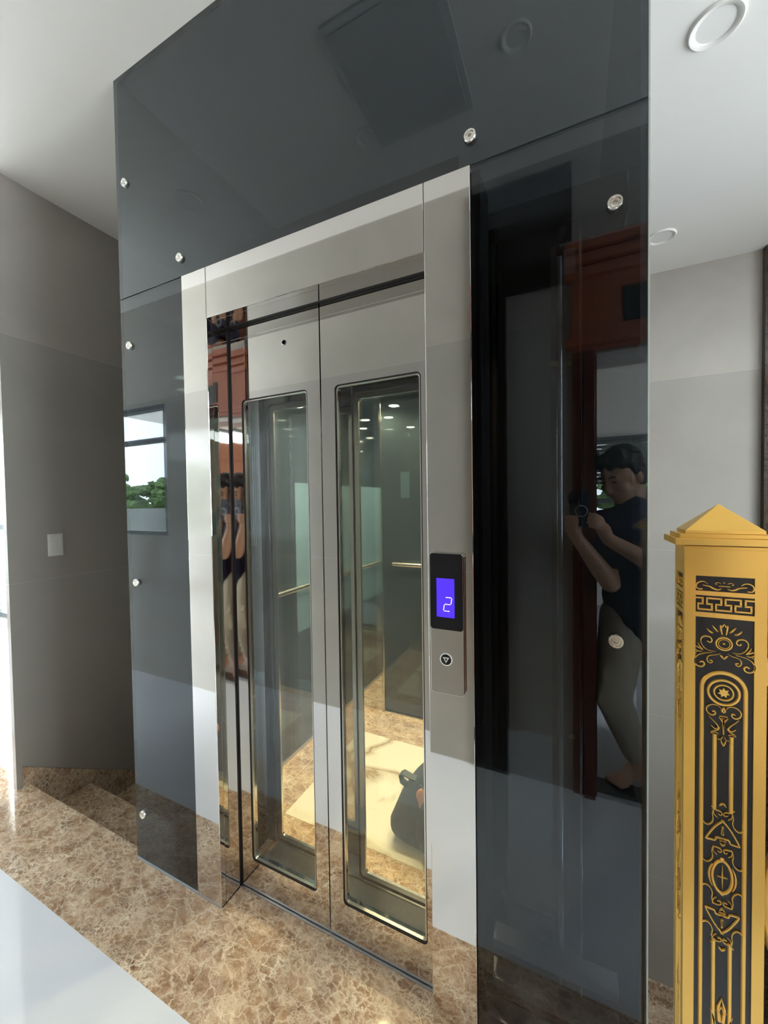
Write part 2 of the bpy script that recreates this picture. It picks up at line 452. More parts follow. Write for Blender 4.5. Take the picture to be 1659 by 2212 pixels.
def leaf(x0, x1, wx0, wx1, wz0, wz1, y, th, label, mat, name='lift_door', keyhole=None, ztop=ZH+.03, rim=.007):
    root = empty(name, ((x0+x1)/2, y, .004), label, 'lift door')
    r = .014
    def rr(a, b, c, d, rad, n=6):
        pts = []
        for cx, cz, a0 in ((b-rad, d-rad, 0), (a+rad, d-rad, 90), (a+rad, c+rad, 180), (b-rad, c+rad, 270)):
            for k in range(n+1):
                t = math.radians(a0+90*k/n); pts.append((cx+rad*math.cos(t), cz+rad*math.sin(t)))
        return pts
    def hollow(outer, inner, ya, yb):
        m = MB()
        lo = [[(x, ya, z) for x, z in outer], [(x, ya, z) for x, z in inner], [(x, yb, z) for x, z in inner], [(x, yb, z) for x, z in outer]]
        m.ring(lo, False, True); return m
    inn = rr(wx0, wx1, wz0, wz1, r)
    n = len(inn)//4
    # outer outline with the same number of points: straight projection on the rectangle
    out = []
    for i, (x, z) in enumerate(inn):
        q = i // n
        out.append(((x1, ztop), (x0, ztop), (x0, .006), (x1, .006))[q])
    lo = MB()
    bm = lo.bm
    front_i = [bm.verts.new((x, y, z)) for x, z in inn]; back_i = [bm.verts.new((x, y+th, z)) for x, z in inn]
    C4 = [(x1, ztop), (x0, ztop), (x0, .006), (x1, .006)]
    fo = [bm.verts.new((x, y, z)) for x, z in C4]; bo = [bm.verts.new((x, y+th, z)) for x, z in C4]
    N = len(inn)
    for i in range(N):
        j = (i+1) % N; q, q2 = i//n, j//n
        if q == q2:
            bm.faces.new((fo[q], front_i[i], front_i[j])); bm.faces.new((bo[q], back_i[j], back_i[i]))
        else:
            bm.faces.new((fo[q], front_i[i], front_i[j], fo[q2])); bm.faces.new((bo[q], bo[q2], back_i[j], back_i[i]))
        bm.faces.new((front_i[i], front_i[j], back_i[j], back_i[i]))
    for q in range(4):
        bm.faces.new((fo[q], fo[(q+1)%4], bo[(q+1)%4], bo[q]))
    lo.build('door_panel', mat, root)
    i2 = rr(wx0+.003, wx1-.003, wz0+.003, wz1-.003, r-.002)
    i3 = rr(wx0+rim, wx1-rim, wz0+rim, wz1-rim, r-.004)
    hollow(rr(wx0+.0002, wx1-.0002, wz0+.0002, wz1-.0002, r), i2, y+.001, y+.006).build('rubber_bead', BLACK, root)
    hollow(i2, i3, y+.004, y+.013).build('window_bead', BRUSH, root)
    MB().prism([(x, y+.014, z) for x, z in rr(wx0, wx1, wz0, wz1, r)], (0, .005, 0)).build('window_pane', CLEAR, root)
    if keyhole:
        sharp(MB().lathe((keyhole[0], y, keyhole[1]), (0,-1,0), [(.0085,0),(.0085,.001),(.0065,.002),(.006,-.002),(.0005,-.002)], 20).build('key_hole', STEELD, root))
    return root
SEAM = -.7005
leaf(SX0-.03, SEAM-.0022, -1.028, -.751, .112, 1.735, REC, .03, 'left sliding lift door of polished steel with tall window and key hole', STEEL, keyhole=(-.838, 1.896))
leaf(SEAM+.0022, SX1+.03, -.650, -.372, .118, 1.733, REC, .03, 'right sliding lift door of polished steel with tall window beside the call panel', STEEL)
# the cabin's own doors close behind
leaf(SX0-.05, SEAM-.002, -1.012, -.745, .104, 1.74, .20, .028, 'left inner cabin door of polished steel seen through the left door window', STEEL, 'cabin_door', rim=.022)
leaf(SEAM+.002, SX1+.08, -.655, -.372, .104, 1.738, .20, .028, 'right inner cabin door of polished steel seen through the right door window', STEEL, 'cabin_door', rim=.022)

struct(MB().box(SX0-.0005, SX0+.0018, .0, REC-.009, 0, .0006).build('trim_5', BLACK))
# ------------------------------------------------------------------ call panel
cp = empty('call_panel', (-.27, PY, .91), 'slim steel lift call panel with blue floor display and down button', 'call panel')
cx0, cx1, cz0, cz1, cy = -.3155, -.2335, .908, 1.251, PY-.0145
def rrect(a, b, c, d, rad, y, n=5):
    pts = []
    for cx, cz, a0 in ((b-rad, d-rad, 0), (a+rad, d-rad, 90), (a+rad, c+rad, 180), (b-rad, c+rad, 270)):
        for k in range(n+1):
            t = math.radians(a0+90*k/n); pts.append((cx+rad*math.cos(t), y, cz+rad*math.sin(t)))
    return pts
MB().prism(rrect(cx0, cx1, cz0, cz1, .007, cy), (0, PY-cy, 0)).build('panel_body', steel('panel_steel', (.60,.575,.55), .07), cp, bevel=.001)
MB().prism(rrect(cx0+.0005, cx1-.0005, 1.066, cz1-.0005, .0068, cy-.0012), (0, .0012, 0)).build('display_cover', SCRBLK, cp)
scr = MB().box(-.2985, -.2545, cy-.0016, cy-.0012, 1.0965, 1.1905).build('display_screen', SCR, cp)
def seg(m, x0, z0, x1, z1, w=.0016):
    d = Vector((x1-x0, 0, z1-z0)); L = d.length; d /= L; nrm = Vector((-d.z, 0, d.x))*w/2
    a, b = Vector((x0, 0, z0)), Vector((x1, 0, z1))
    m.prism([(q.x, cy-.0020, q.z) for q in (a-nrm, b-nrm, b+nrm+0*d, a+nrm)], (0, .0004, 0))
dg = MB(); dx, dz, dw, dh = -.2815, 1.1120, .0165, .0165
sl = .0022      # slant of the digit
seg(dg, dx+2*sl+.0015, dz+2*dh, dx+dw/2+2*sl-.0006, dz+2*dh); seg(dg, dx+dw/2+2*sl+.0006, dz+2*dh, dx+dw+2*sl-.0015, dz+2*dh)
seg(dg, dx+dw+2*sl, dz+2*dh-.0015, dx+dw+sl, dz+dh+.0015)
seg(dg, dx+sl+.0015, dz+dh, dx+dw/2+sl-.0006, dz+dh); seg(dg, dx+dw/2+sl+.0006, dz+dh, dx+dw+sl-.0015, dz+dh)
seg(dg, dx+sl, dz+dh-.0015, dx, dz+.0015)
seg(dg, dx+.0015, dz, dx+dw/2-.0006, dz); seg(dg, dx+dw/2+.0006, dz, dx+dw-.0015, dz)
dg.build('floor_digit', DIGIT, scr)
bc = (-.2765, .9935)
bt = sharp(MB().lathe((bc[0], cy, bc[1]), (0,-1,0), [(.0135,0),(.0135,.0012),(.0125,.0018),(.0005,.0018)], 32).build('call_button', BLKPAINT, cp))
rg = MB(); c_ = Vector((bc[0], cy-.0016, bc[1]))
rg.tube([c_ + Vector((math.cos(t*2*PI/40)*.0142, 0, math.sin(t*2*PI/40)*.0142)) for t in range(40)], .0012, 8, True)
rg.build('button_ring', BRIGHT, bt, True)
ar = MB()
def tri(s): return [(bc[0]-.0078*s, cy-.0022, bc[1]+.0052*s), (bc[0]+.0078*s, cy-.0022, bc[1]+.0052*s), (bc[0], cy-.0022, bc[1]-.0078*s)]
t1, t2 = tri(1.05), tri(.50)
ar.ring([t1, t2, [(x, y+.0006, z) for x, y, z in t2], [(x, y+.0006, z) for x, y, z in t1]], False, True)
ar.build('down_arrow', BRIGHT, bt)

# ------------------------------------------------------------------ lift cabin
CX0, CX1, CY0, CY1, CZ = -1.37, -.03, .29, 1.36, 2.03
car = empty('lift_cabin', (-.70, .82, 0), 'glass lift cabin with marble floor and chrome handrails behind the doors', 'lift cabin')
MB().box(CX0, CX1, .235, CY1+.02, -.10, .002).build('floor_border', MARB, car)
MB().box(-1.152, -.245, .41, 1.10, .002, .0035).build('floor_inlay', CREAM, car)
j = MB(); j.box(CX0+.11, CX1-.11, 1.243, 1.247, .0021, .003); j.box(CX0+.108, CX0+.112, .41, 1.247, .0021, .003)
j.build('floor_joint', principled('joint', (.62,.50,.35), .4)[0], car)
MB().box(CX0, CX1, .24, CY1+.02, CZ, CZ+.05).build('cabin_ceiling', steel('brushed_ceiling', (.62,.62,.60), .06), car)
MB().box(CX0-.01, CX0, CY0, .80, .02, CZ).build('side_glass', CARGL, car)
MB().box(CX0-.01, CX0, .80, CY1, .66, 1.49).build('side_glass_film', FILM, car)
MB().box(CX0-.01, CX0, .80, CY1, 1.49, CZ).build('side_glass', CARGL, car)
MB().box(CX0-.01, CX0, .80, CY1, .02, .66).build('side_glass', CARGL, car)
MB().box(CX1, CX1+.01, CY0, CY1, .02, CZ).build('side_glass', CARGL, car)
MB().box(-1.115, CX1, CY1, CY1+.01, .02, CZ).build('rear_glass', CARGL, car)
MB().box(CX0, -1.125, CY1, CY1+.01, .0, CZ).build('rear_mirror', steel('cabin_mirror', (.62,.64,.63), .03), car)
for x in (-1.122, -1.108): pass
MB().box(-1.128, -1.108, CY1-.012, CY1+.012, .0, CZ).build('mullion', steel('warm_steel', (.55,.54,.47), .15), car, bevel=.003)
for x in (CX0+.004, CX1-.004):
    MB().box(x-.018, x+.018, .255, CY0, 0, CZ).build('corner_post', BRUSH, car, bevel=.004)
for x in (CX0-.012, CX1-.004): MB().box(x, x+.016, CY0, CY1, .0, .022).build('bottom_channel', SATIN, car)
tb = MB(); tb.box(CX0, CX1, CY0-.05, CY0-.005, 1.90, CZ); tb.build('front_lintel', STEELD, car)
# front returns either side of the cabin doorway
MB().box(CX0, SX0-.02, .24, .285, 0, CZ).build('front_return', STEELD, car)
MB().box(SX1+.09, CX1, .24, .285, 0, CZ).build('front_return', STEELD, car)
def rail(pts, posts):
    r_ = sharp(MB().tube(pts, .0135, 12).build('handrail', BRUSH, car), 60)
    for a, b in posts: sharp(MB().tube([a, b], .008, 10).build('rail_bracket', CHROME, r_), 60)
rail([(CX0+.04, .42, .918), (CX0+.04, 1.27, .918)], [((CX0+.04, .48, .918), (CX0, .48, .918)), ((CX0+.04, 1.2, .918), (CX0, 1.2, .918))])
rail([(-1.02, CY1-.045, .985), (-.15, CY1-.045, .985)], [((-.95, CY1-.045, .985), (-.95, CY1, .985)), ((-.2, CY1-.045, .985), (-.2, CY1, .985))])
MB().box(-.985, -.925, CY1+.011, CY1+.013, 1.40, 1.565).build('notice_paper', PAPER, car)
for i, (x, y) in enumerate(((-1.085, .60), (-.70, .60), (-.30, .60), (-1.085, 1.215), (-.70, 1.215), (-.30, 1.215), (-1.27, .45), (-1.27, .90), (-.90, .45), (-.90, .90), (-.50, .90), (-.15, .90))):
    l = sharp(MB().lathe((x, y, CZ), (0,0,-1), [(.045,0),(.045,.004),(.036,.006),(.034,.003),(.0005,.003)], 24).build('cabin_lamp', CHROME, car))
    MB().lathe((x, y, CZ-.0045), (0,0,-1), [(.033,0),(.033,.002),(.0005,.002)], 20).build('lamp_lens', LAMP, l)
    if i > 5: continue
    ld = bpy.data.lights.new('cabin_light', 'SPOT'); ld.energy = 24; ld.color = (1,.78,.46); ld.spot_size = math.radians(150); ld.spot_blend = .7; ld.shadow_soft_size = .03
    lo_ = bpy.data.objects.new('cabin_light', ld); COL.objects.link(lo_); lo_.location = (x, y, CZ-.02)

# shaft steel seen through the right-hand glass
tag(MB().box(-.168, -.050, .205, .235, .235, 1.95).build('shaft_cover_plate', STEEL), 'plain steel cover plate standing behind the right black glass', 'cover plate')
pst = empty('guide_post', (-.016, .21, .0), 'chrome steel guide post with gold bolts behind the right black glass', 'post')
b_ = MB(); b_.box(-.050, -.036, .195, .215, 0, 2.03); b_.box(-.036, .018, .205, .212, 0, 2.03); b_.build('post_profile', principled('brown_primer', (.33,.20,.13), .3)[0], pst)
sharp(MB().tube([(-.030, .198, .0), (-.030, .198, 2.0)], .009, 14).build('chrome_tube', CHROME, pst), 60)
MB().box(.016, .022, .19, .235, 0, 2.06).build('post_edge', CHROME, pst, bevel=.001)
MB().box(-.020, .008, .2035, .205, 1.955, 2.02).build('white_tag', PAPER, pst)
for z, x in ((1.728, -.003), (1.728, -.043), (.752, -.003), (1.25, -.003), (.30, -.003)):
    sharp(MB().lathe((x, .205 if x > -.03 else .19, z), (0,-1,0), [(.0085,0),(.0085,.005),(.006,.007),(.0005,.007)], 16).build('gold_bolt', BRASS, pst))
bmm = empty('shaft_beam', (-.1, .2, 2.07), 'dark steel beam across the top behind the right black glass', 'beam')
MB().box(-.30, .12, .20, .26, 2.11, 2.17).build('beam_web', STEELD, bmm); MB().box(-.30, .12, .17, .26, 2.07, 2.105).build('beam_flange', STEELD, bmm)
bms = empty('sill_bracket', (-.1, .16, .0), 'dark steel sill bracket at the foot of the right black glass', 'bracket')
for z, y in ((.03, .06), (.09, .10), (.15, .14)): MB().box(-.20, .10, y, y+.05, z, z+.022).build('bracket_rail', SATIN, bms)

# ------------------------------------------------------------------ backpack in the cabin
bp = empty('backpack', (-.46, .56, .0035), 'dark green backpack with orange print standing on the cabin floor', 'backpack')
def superell(m, c, r, e=.45, n=28, k=16, fn=None):
    loops = []
    sg = lambda v, p: math.copysign(abs(v)**p, v)
    for i in range(k+1):
        ph = -PI/2 + PI*i/k; loop = []
        for j in range(n):
            th = 2*PI*j/n
            p = Vector((sg(math.cos(ph), e)*sg(math.cos(th), e)*r[0], sg(math.cos(ph), e)*sg(math.sin(th), e)*r[1], sg(math.sin(ph), e)*r[2]))
            if abs(math.cos(ph)) < 1e-4: p = Vector((1e-4*math.cos(th), 1e-4*math.sin(th), sg(math.sin(ph), e)*r[2]))
            if fn: p = fn(p)
            loop.append(p + Vector(c))
        loops.append(loop)
    m.ring(loops, True); return m
def bagshape(p):
    t = (p.z+.2)/.4
    w = 1.0 - .75*max(0, t-.36)
    q = Vector((p.x*w + .235*max(0, t-.36), p.y*w, p.z))
    q += Vector((math.sin(p.z*38+p.y*14)*.006, math.cos(p.z*45+p.x*30)*.007, math.sin(p.x*40)*.004)); return q
superell(MB(), (-.49, .575, .2115), (.185, .125, .20), .30, 44, 30, bagshape).build('bag_body', BAG, bp, True)
superell(MB(), (-.435, .462, .14), (.11, .035, .11), .5, 28, 14, lambda p: Vector((p.x*(1-.5*max(0,p.z)/.11*.4), p.y, p.z))).build('front_pocket', BAG, bp, True)
pt = MB()
superell(pt, (-.505, .4665, .225), (.046, .010, .048), .8, 24, 10); pt.build('orange_print', ORANGE, bp, True)
def strap(pts, w, t, name='strap', axis=(0,1,0)):
    m = MB(); ax = Vector(axis); P = [Vector(p) for p in pts]; loops = []
    for i, p in enumerate(P):
        d = (P[min(i+1, len(P)-1)] - P[max(i-1, 0)]).normalized(); nn = d.cross(ax).normalized()
        loops.append([p + ax*w/2 + nn*t/2, p - ax*w/2 + nn*t/2, p - ax*w/2 - nn*t/2, p + ax*w/2 - nn*t/2])
    m.ring(loops, True); return m.build(name, STRAP, bp)
strap([(-.555,.52,.262), (-.59,.52,.262), (-.625,.52,.272), (-.638,.52,.262), (-.632,.52,.235), (-.605,.52,.222), (-.565,.52,.224)], .032, .005)
strap([(-.43,.46,.36), (-.42,.445,.40), (-.395,.445,.425), (-.37,.445,.41), (-.36,.46,.37)], .03, .006, 'carry_handle')
strap([(-.53,.455,.29), (-.49,.443,.272), (-.44,.44,.27), (-.40,.443,.272)], .004, .004, 'zip', (0,0,1))

# ------------------------------------------------------------------ light switch, downlights
sw = empty('light_switch', (WL, .172, 1.118), 'pale square switch plate on the grey wall left of the lift', 'light switch')
MB().box(WL, WL+.007, .139, .206, 1.121, 1.236).build('switch_plate', WHITE, sw, bevel=.002)
MB().box(WL+.007, WL+.009, .147, .198, 1.131, 1.226).build('rocker', WHITE, sw, bevel=.001)
def downlight(x, y, label, r=.078):
    root = empty('ceiling_light', (x, y, ZC), label, 'ceiling light')
    sharp(MB().lathe((x, y, ZC), (0,0,-1), [(r,0),(r,.004),(r*.93,.009),(r*.74,.006),(r*.70,.002),(r*.70,0)], 48, False).build('trim_ring', PAINT, root), 50)
    MB().lathe((x, y, ZC), (0,0,-1), [(r*.71,.0),(r*.71,.0025),(.0005,.0025)], 40).build('diffuser', principled('diffuser_%d' % int(1000*(x+9)), (.85,.81,.76), .75)[0], root)
downlight(.437, .784, 'larger round ceiling light near the top right, above the golden post')
downlight(.488, 1.995, 'round ceiling light farther back, close above the right wall')
downlight(-1.793, -.52, 'round ceiling light on the landing, mirrored in the upper left glass', .07)
downlight(-.169, -.52, 'round ceiling light on the landing, mirrored in the upper right glass', .05)
downlight(-.80, -.62, 'round ceiling light on the landing, mirrored above the lift door', .05)

hx = empty('ceiling_placeholder', (-.56, -.46, ZC-.012), 'added grey ceiling hatch on the landing, mirrored in the glass above the lift door', 'placeholder')  # made-up panel in place of unclear dark shapes mirrored in the top glass
MB().box(-.76, -.35, -.69, -.20, ZC-.012, ZC).build('placeholder_frame', PALE, hx, bevel=.002)
MB().box(-.735, -.375, -.665, -.225, ZC-.016, ZC-.012).build('placeholder_cover', principled('placeholder_grey', (.52,.51,.50), .6)[0], hx)
# ------------------------------------------------------------------ golden newel post
NX, NY, NW, ND = .2005, -.2, .0956, .060
nw = empty('newel_post', (NX, NY+ND/2, 0), 'golden square newel post with black panels and gilt ornament at the right', 'newel post')
ORN = [([(-0.01945,1.24798),(-0.02256,1.25113),(-0.02697,1.2516),(-0.03141,1.24968),(-0.03366,1.24529),(-0.03273,1.24138),(-0.02957,1.2395),(-0.02577,1.24037)],0.0009,0.00252,0.0018,1),([(-0.02542,1.24594),(-0.02072,1.24512),(-0.01636,1.24429),(-0.01266,1.24145),(-0.00896,1.2402),(-0.00589,1.24069),(-0.00375,1.24219)],0.0012,0.0027,0.00072,1),([(-0.00648,1.24548),(-0.00343,1.24557),(-8e-05,1.24576)],0.0015,0.0015,0.0015,1),([(-0.00371,1.2492),(-0.00645,1.25109),(-0.00953,1.25031),(-0.01064,1.24843),(-0.00831,1.24767)],0.0006,0.0012,0.0012,1),([(-0.01005,1.14863),(-0.0175,1.14829),(-0.02375,1.15211),(-0.02719,1.15878),(-0.0276,1.1643),(-0.02555,1.16841),(-0.02114,1.1702),(-0.01614,1.16906),(-0.0138,1.16543),(-0.01494,1.16148),(-0.01806,1.16104),(-0.01961,1.16343)],0.00048,0.00216,0.00204,1),([(-0.02472,1.14879),(-0.03009,1.15157),(-0.03614,1.15413)],0.00048,0.0024,0.00036,1),([(-0.02471,1.14958),(-0.02849,1.15301),(-0.031,1.15904)],0.00048,0.00204,0.00024,1),([(-0.02568,1.14665),(-0.03076,1.14548),(-0.03553,1.15021)],0.00048,0.00204,0.00036,1),([(-0.03075,1.14668),(-0.033,1.14433),(-0.03494,1.14083)],0.00156,0.00096,0.00036,1),([(-0.01378,1.14585),(-0.02002,1.14489),(-0.0257,1.14322),(-0.03143,1.13977),(-0.03479,1.13403),(-0.03501,1.12957),(-0.03344,1.12502),(-0.02962,1.12285),(-0.02518,1.1232),(-0.02264,1.12658),(-0.02356,1.13025),(-0.02672,1.13109),(-0.02863,1.12902)],0.00048,0.0024,0.0024,1),([(-0.00422,1.14639),(-0.00946,1.14337),(-0.01504,1.14218),(-0.0188,1.14016),(-0.0202,1.13597),(-0.01897,1.13156),(-0.01573,1.12996),(-0.01323,1.13195),(-0.01415,1.13473),(-0.01664,1.13377)],0.00048,0.0018,0.0018,1),([(-0.02045,1.18194),(-0.01734,1.17759),(-0.013,1.175)],0.00036,0.00288,0.0024,1),([(-0.01369,1.18673),(-0.01049,1.18202),(-0.00682,1.17778)],0.00036,0.00288,0.00204,1),([(-0.00401,1.18793),(-0.00362,1.18172),(-0.00225,1.17408)],0.0024,0.003,0.0012,1),([(-4e-05,1.19037),(-0.00219,1.18581)],0.0006,0.0018,0.003,1),([(-0.00485,1.14315),(-0.0021,1.14162),(-0.00029,1.138)],0.00048,0.003,0.00072,1),([(-0.00278,1.06342),(-0.00461,1.06657),(-0.00798,1.06862),(-0.01356,1.06862),(-0.01889,1.0651),(-0.02081,1.0595),(-0.01833,1.05422),(-0.01365,1.05167),(-0.01004,1.05367),(-0.00916,1.05688),(-0.01082,1.0589),(-0.01331,1.05755)],0.00072,0.00204,0.00204,1),([(-0.01772,1.0506),(-0.01307,1.04489),(-0.00813,1.04007),(-0.00556,1.03593),(-0.00693,1.03203),(-0.01064,1.03233),(-0.01436,1.03623)],0.00048,0.0018,0.0012,1),([(-0.00433,1.03543),(-0.00601,1.03146),(-0.01004,1.0293),(-0.01378,1.0276),(-0.01442,1.02466)],0.0012,0.00132,0.00084,1),([(-0.01317,1.02536),(-0.00943,1.02746),(-0.00573,1.02559)],0.00084,0.00084,0.00084,1),([(-0.00468,1.05234),(0.00083,1.05264)],0.00132,0.00132,0.00132,1),([(-0.0053,1.05062),(-0.00225,1.04658),(-1e-05,1.04158),(0.0004,1.02512)],0.0006,0.0024,0.0006,1),([(2e-05,1.04947),(0.00057,1.0362)],0.0042,0.003,0.0018,1),([(0.00029,1.06668),(-0.00219,1.0604),(0.00043,1.05861)],0.0006,0.00336,0.0036,1),([(-0.0067,1.01742),(-0.00331,1.01709),(-0.00084,1.02245)],0.00048,0.00096,0.00072,1),([(-0.0027,1.01645),(-0.0015,1.01122),(0.00093,1.00829)],0.0006,0.0024,0.0006,1),([(-0.01127,0.90943),(-0.00322,0.90923),(-0.00028,0.90567),(-0.00233,0.90259),(-0.0054,0.90435)],0.00156,0.00132,0.00156,1),([(-0.01065,0.909),(-0.011,0.90246),(-0.00636,0.89827)],0.00072,0.0012,0.0006,1),([(-0.01128,0.90879),(-0.01256,0.90194),(-0.01104,0.89523),(-0.01263,0.88865),(-0.01641,0.88436),(-0.0202,0.88401),(-0.02335,0.88696)],0.00096,0.00156,0.0018,1),([(-0.0041,0.91715),(-0.00194,0.91985),(0.00083,0.92219)],0.0006,0.003,0.0006,1),([(-0.01406,0.91389),(-0.01126,0.9124)],0.00048,0.00084,0.0012,1),([(0.00133,0.89588),(-0.00766,0.88613),(-0.01459,0.87387),(-0.01968,0.86356),(-0.01969,0.86193),(-0.01402,0.86263),(-0.0084,0.8626),(-0.00806,0.86802),(-0.00342,0.86787),(0.00119,0.86755)],0.0024,0.0024,0.00216,1),([(0.00086,0.88696),(-0.0006,0.87807),(0.00079,0.87379)],0.00036,0.003,0.003,1),([(-0.00405,0.86403),(0.00118,0.8642)],0.0012,0.0012,0.0012,1),([(-0.00314,0.86077),(-0.0013,0.85865),(0.00145,0.85728)],0.00048,0.00204,0.0024,1),([(-0.01157,0.85265),(-0.00349,0.85279),(-0.00055,0.84934),(-0.0026,0.84616),(-0.00568,0.8478)],0.00156,0.00132,0.00156,1),([(-0.01094,0.85224),(-0.01129,0.84567),(-0.00664,0.84165)],0.00072,0.0012,0.0006,1),([(-0.01157,0.85201),(-0.01286,0.84507),(-0.01133,0.8384),(-0.01293,0.83173),(-0.01672,0.82726),(-0.02051,0.82675),(-0.02367,0.82958)],0.00096,0.00156,0.0018,1)]
def frame_face(m, u2p, hw, zs, e, d):
    pass
hw = NW/2
core = MB(); core.box(NX-hw+.0025, NX+hw-.0025, NY+.0025, NY+ND-.0025, 0, 1.30); core.build('black_panels', BLKPAINT, nw)
ZB = [(1.2375, 1.2600), (1.2055, 1.2310), (.05, 1.1985)]      # heights of the black fields
def gilt_frame(m, x0, x1, y0, y1, ax):
    """flat gold rails round the black fields; ax 0 = faces across X (front/back), 1 = faces across Y (sides)"""
    st_ = (x1-x0)*.145 if ax == 0 else (y1-y0)*.145
    ext = (x1-x0) if ax == 0 else (y1-y0)
    rails = [(0, st_), (ext-st_, ext)]
    for a, b in rails:
        if ax == 0: m.box(x0+a, x0+b, y0, y1, 0, 1.304)
        else: m.box(x0, x1, y0+a, y0+b, 0, 1.304)
    zz = [0] + [v for p in ZB[::-1] for v in p] + [1.304]
    for za, zb in zip(zz[::2], zz[1::2]):
        if ax == 0: m.box(x0+st_, x1-st_, y0, y1, za, zb)
        else: m.box(x0, x1, y0+st_, y1-st_, za, zb)
g = MB()
gilt_frame(g, NX-hw, NX+hw, NY, NY+.0026, 0); gilt_frame(g, NX-hw, NX+hw, NY+ND-.0026, NY+ND, 0)
gilt_frame(g, NX-hw, NX-hw+.0026, NY+.0026, NY+ND-.0026, 1); gilt_frame(g, NX+hw-.0026, NX+hw, NY+.0026, NY+ND-.0026, 1)
g.build('gold_frame', GOLD, nw)
def ribbon(m, pts, ws, place, h=.0026, closed=False):
    P = [Vector((u, z)) for u, z in pts]; n = len(P); loops = []
    for i in range(n):
        if closed: d = P[(i+1) % n] - P[i-1]
        else: d = P[min(i+1, n-1)] - P[max(i-1, 0)]
        if d.length < 1e-9: d = Vector((1, 0))
        d.normalize(); nn = Vector((-d.y, d.x)); w = max(ws[i], .0003)
        loops.append([place(P[i]+nn*w*.5, .0004), place(P[i]-nn*w*.5, .0004), place(P[i]-nn*w*.28, h), place(P[i]+nn*w*.28, h)])
    m.ring(loops, True, closed)
def smooth_pts(pts, it=2):
    P = [Vector(p) for p in pts]
    for _ in range(it):
        Q = [P[0]]
        for a, b in zip(P, P[1:]): Q += [a*.75+b*.25, a*.25+b*.75]
        P = Q + [P[-1]]
    return P
def width_at(w0, wm, w1, n):
    out = []
    for i in range(n):
        t = i/(n-1); out.append(w0+(wm-w0)*t*2 if t < .5 else wm+(w1-wm)*(t*2-1))
    return out
SHARP = {16, 32, 33}
def ornament(place, su=1.0):
    m = MB()
    Z0 = .809                       # the lower medallion mirrors about this height
    items = []
    for idx, (pts, w0, wm, w1, mir) in enumerate(ORN):
        pp = smooth_pts(pts, 2 if len(pts) > 2 and not any(i == idx for i in (29,)) else 0)
        if len(pts) > 2 and idx == 29: pp = [Vector(p) for p in pts]
        ws = width_at(w0, wm, w1, len(pp))
        items.append((pp, ws))
        if idx >= 24 and max(p[1] for p in pts) > 0:
            items.append(([Vector((p.x, 2*Z0-p.y)) for p in pp], ws))
    for pp, ws in items:
        for s in (1, -1): ribbon(m, [(s*p.x*su, p.y) for p in pp], [w*(.6+.4*su) for w in ws], place)
    # Greek key between two bars
    zt, zb = ZB[1][1], ZB[1][0]; hgt = zt-zb; T_, B_, M_ = zb+.84*hgt, zb+.17*hgt, zb+.50*hgt
    kx = [(225,T_),(372,T_),(372,M_),(275,M_),(275,B_),(560,B_),(560,M_),(455,M_),(455,T_),(750,T_),(750,M_),(642,M_),(642,B_),(945,B_),(945,M_),(832,M_),(832,T_),(1135,T_),(1135,M_),(1028,M_),(1028,B_),(1340,B_),(1340,M_),(1228,M_),(1228,T_),(1400,T_)]
    for (a, za), (b, zb_) in zip(kx, kx[1:]):
        ua, ub = ((q-812)*.0000575*su for q in (a, b)); w = .0011
        if za == zb_:
            lo, hi = min(ua, ub), max(ua, ub); c4 = [(lo-w*su, za-w), (hi+w*su, za-w), (hi+w*su, za+w), (lo-w*su, za+w)]
        else:
            lo, hi = min(za, zb_), max(za, zb_); c4 = [(ua-w*su, lo), (ua+w*su, lo), (ua+w*su, hi), (ua-w*su, hi)]
        m.ring([[place(Vector(q), .0004) for q in c4], [place(Vector(q), .0024) for q in c4]], True)
    # flower rings
    def circ(cz, r, w, n=36):
        ribbon(m, [(r*su*math.cos(2*PI*i/n), cz+r*math.sin(2*PI*i/n)) for i in range(n)], [w*(.55+.45*su)]*n, place, closed=True)
    circ(1.1608, .0092, .0025); circ(1.1608, .0066, .0011)
    def blob(u, z, r, n=12):
        m.ring([[place(Vector((u*su + r*su*math.cos(2*PI*i/n), z + r*math.sin(2*PI*i/n))), .0004) for i in range(n)],
                [place(Vector((u*su + .5*r*su*math.cos(2*PI*i/n), z + .5*r*math.sin(2*PI*i/n))), .0026) for i in range(n)]], True)
    blob(0, 1.1608, .002); blob(0, 1.2507, .0012)
    for s in (1, -1): blob(s*.0135, 1.1755, .0017); blob(s*.0076, 1.1785, .0016)
    # arch, rings and star
    R = .0255; zc = 1.0915
    arch = [(-R*su, .05), (-R*su, .6)] + [(R*su*math.cos(PI-PI*i/24), zc+R*math.sin(PI-PI*i/24)) for i in range(25)] + [(R*su, .6), (R*su, .05)]
    ribbon(m, arch, [.0058*(.55+.45*su)]*len(arch), place)
    circ(1.088, .0182, .0040, 40); circ(1.088, .0112, .0026, 36)
    star = []
    for i in range(14):
        r = .0074 if i % 2 == 0 else .0042; t = PI/2+2*PI*i/14; star.append(Vector((r*su*math.cos(t), 1.088+r*math.sin(t))))
    m.ring([[place(q, .0004) for q in star], [place(q, .0024) for q in star]], True)
    # slim columns
    for s in (1, -1):
        for za, zb_ in ((.909, 1.024), (.30, .711)): ribbon(m, [(s*.0098*su, za), (s*.0098*su, zb_)], [.0054*(.5+.5*su)]*2, place)
        # almond with beaded crescents
        al = [(s*su*(.0118*math.sqrt(max(0, 1-(t/12-1)**2))**1.15), Z0+.0250*(t/12-1)) for t in range(25)]
        ribbon(m, al, [.0040]*25, place)
        cr = [(s*su*(.0158*math.cos(t)), Z0+.0250*math.sin(t)) for t in [(-.75+1.5*i/14) for i in range(15)]]
        ribbon(m, cr, [.0010+.0020*math.sin(PI*i/14) for i in range(15)], place)
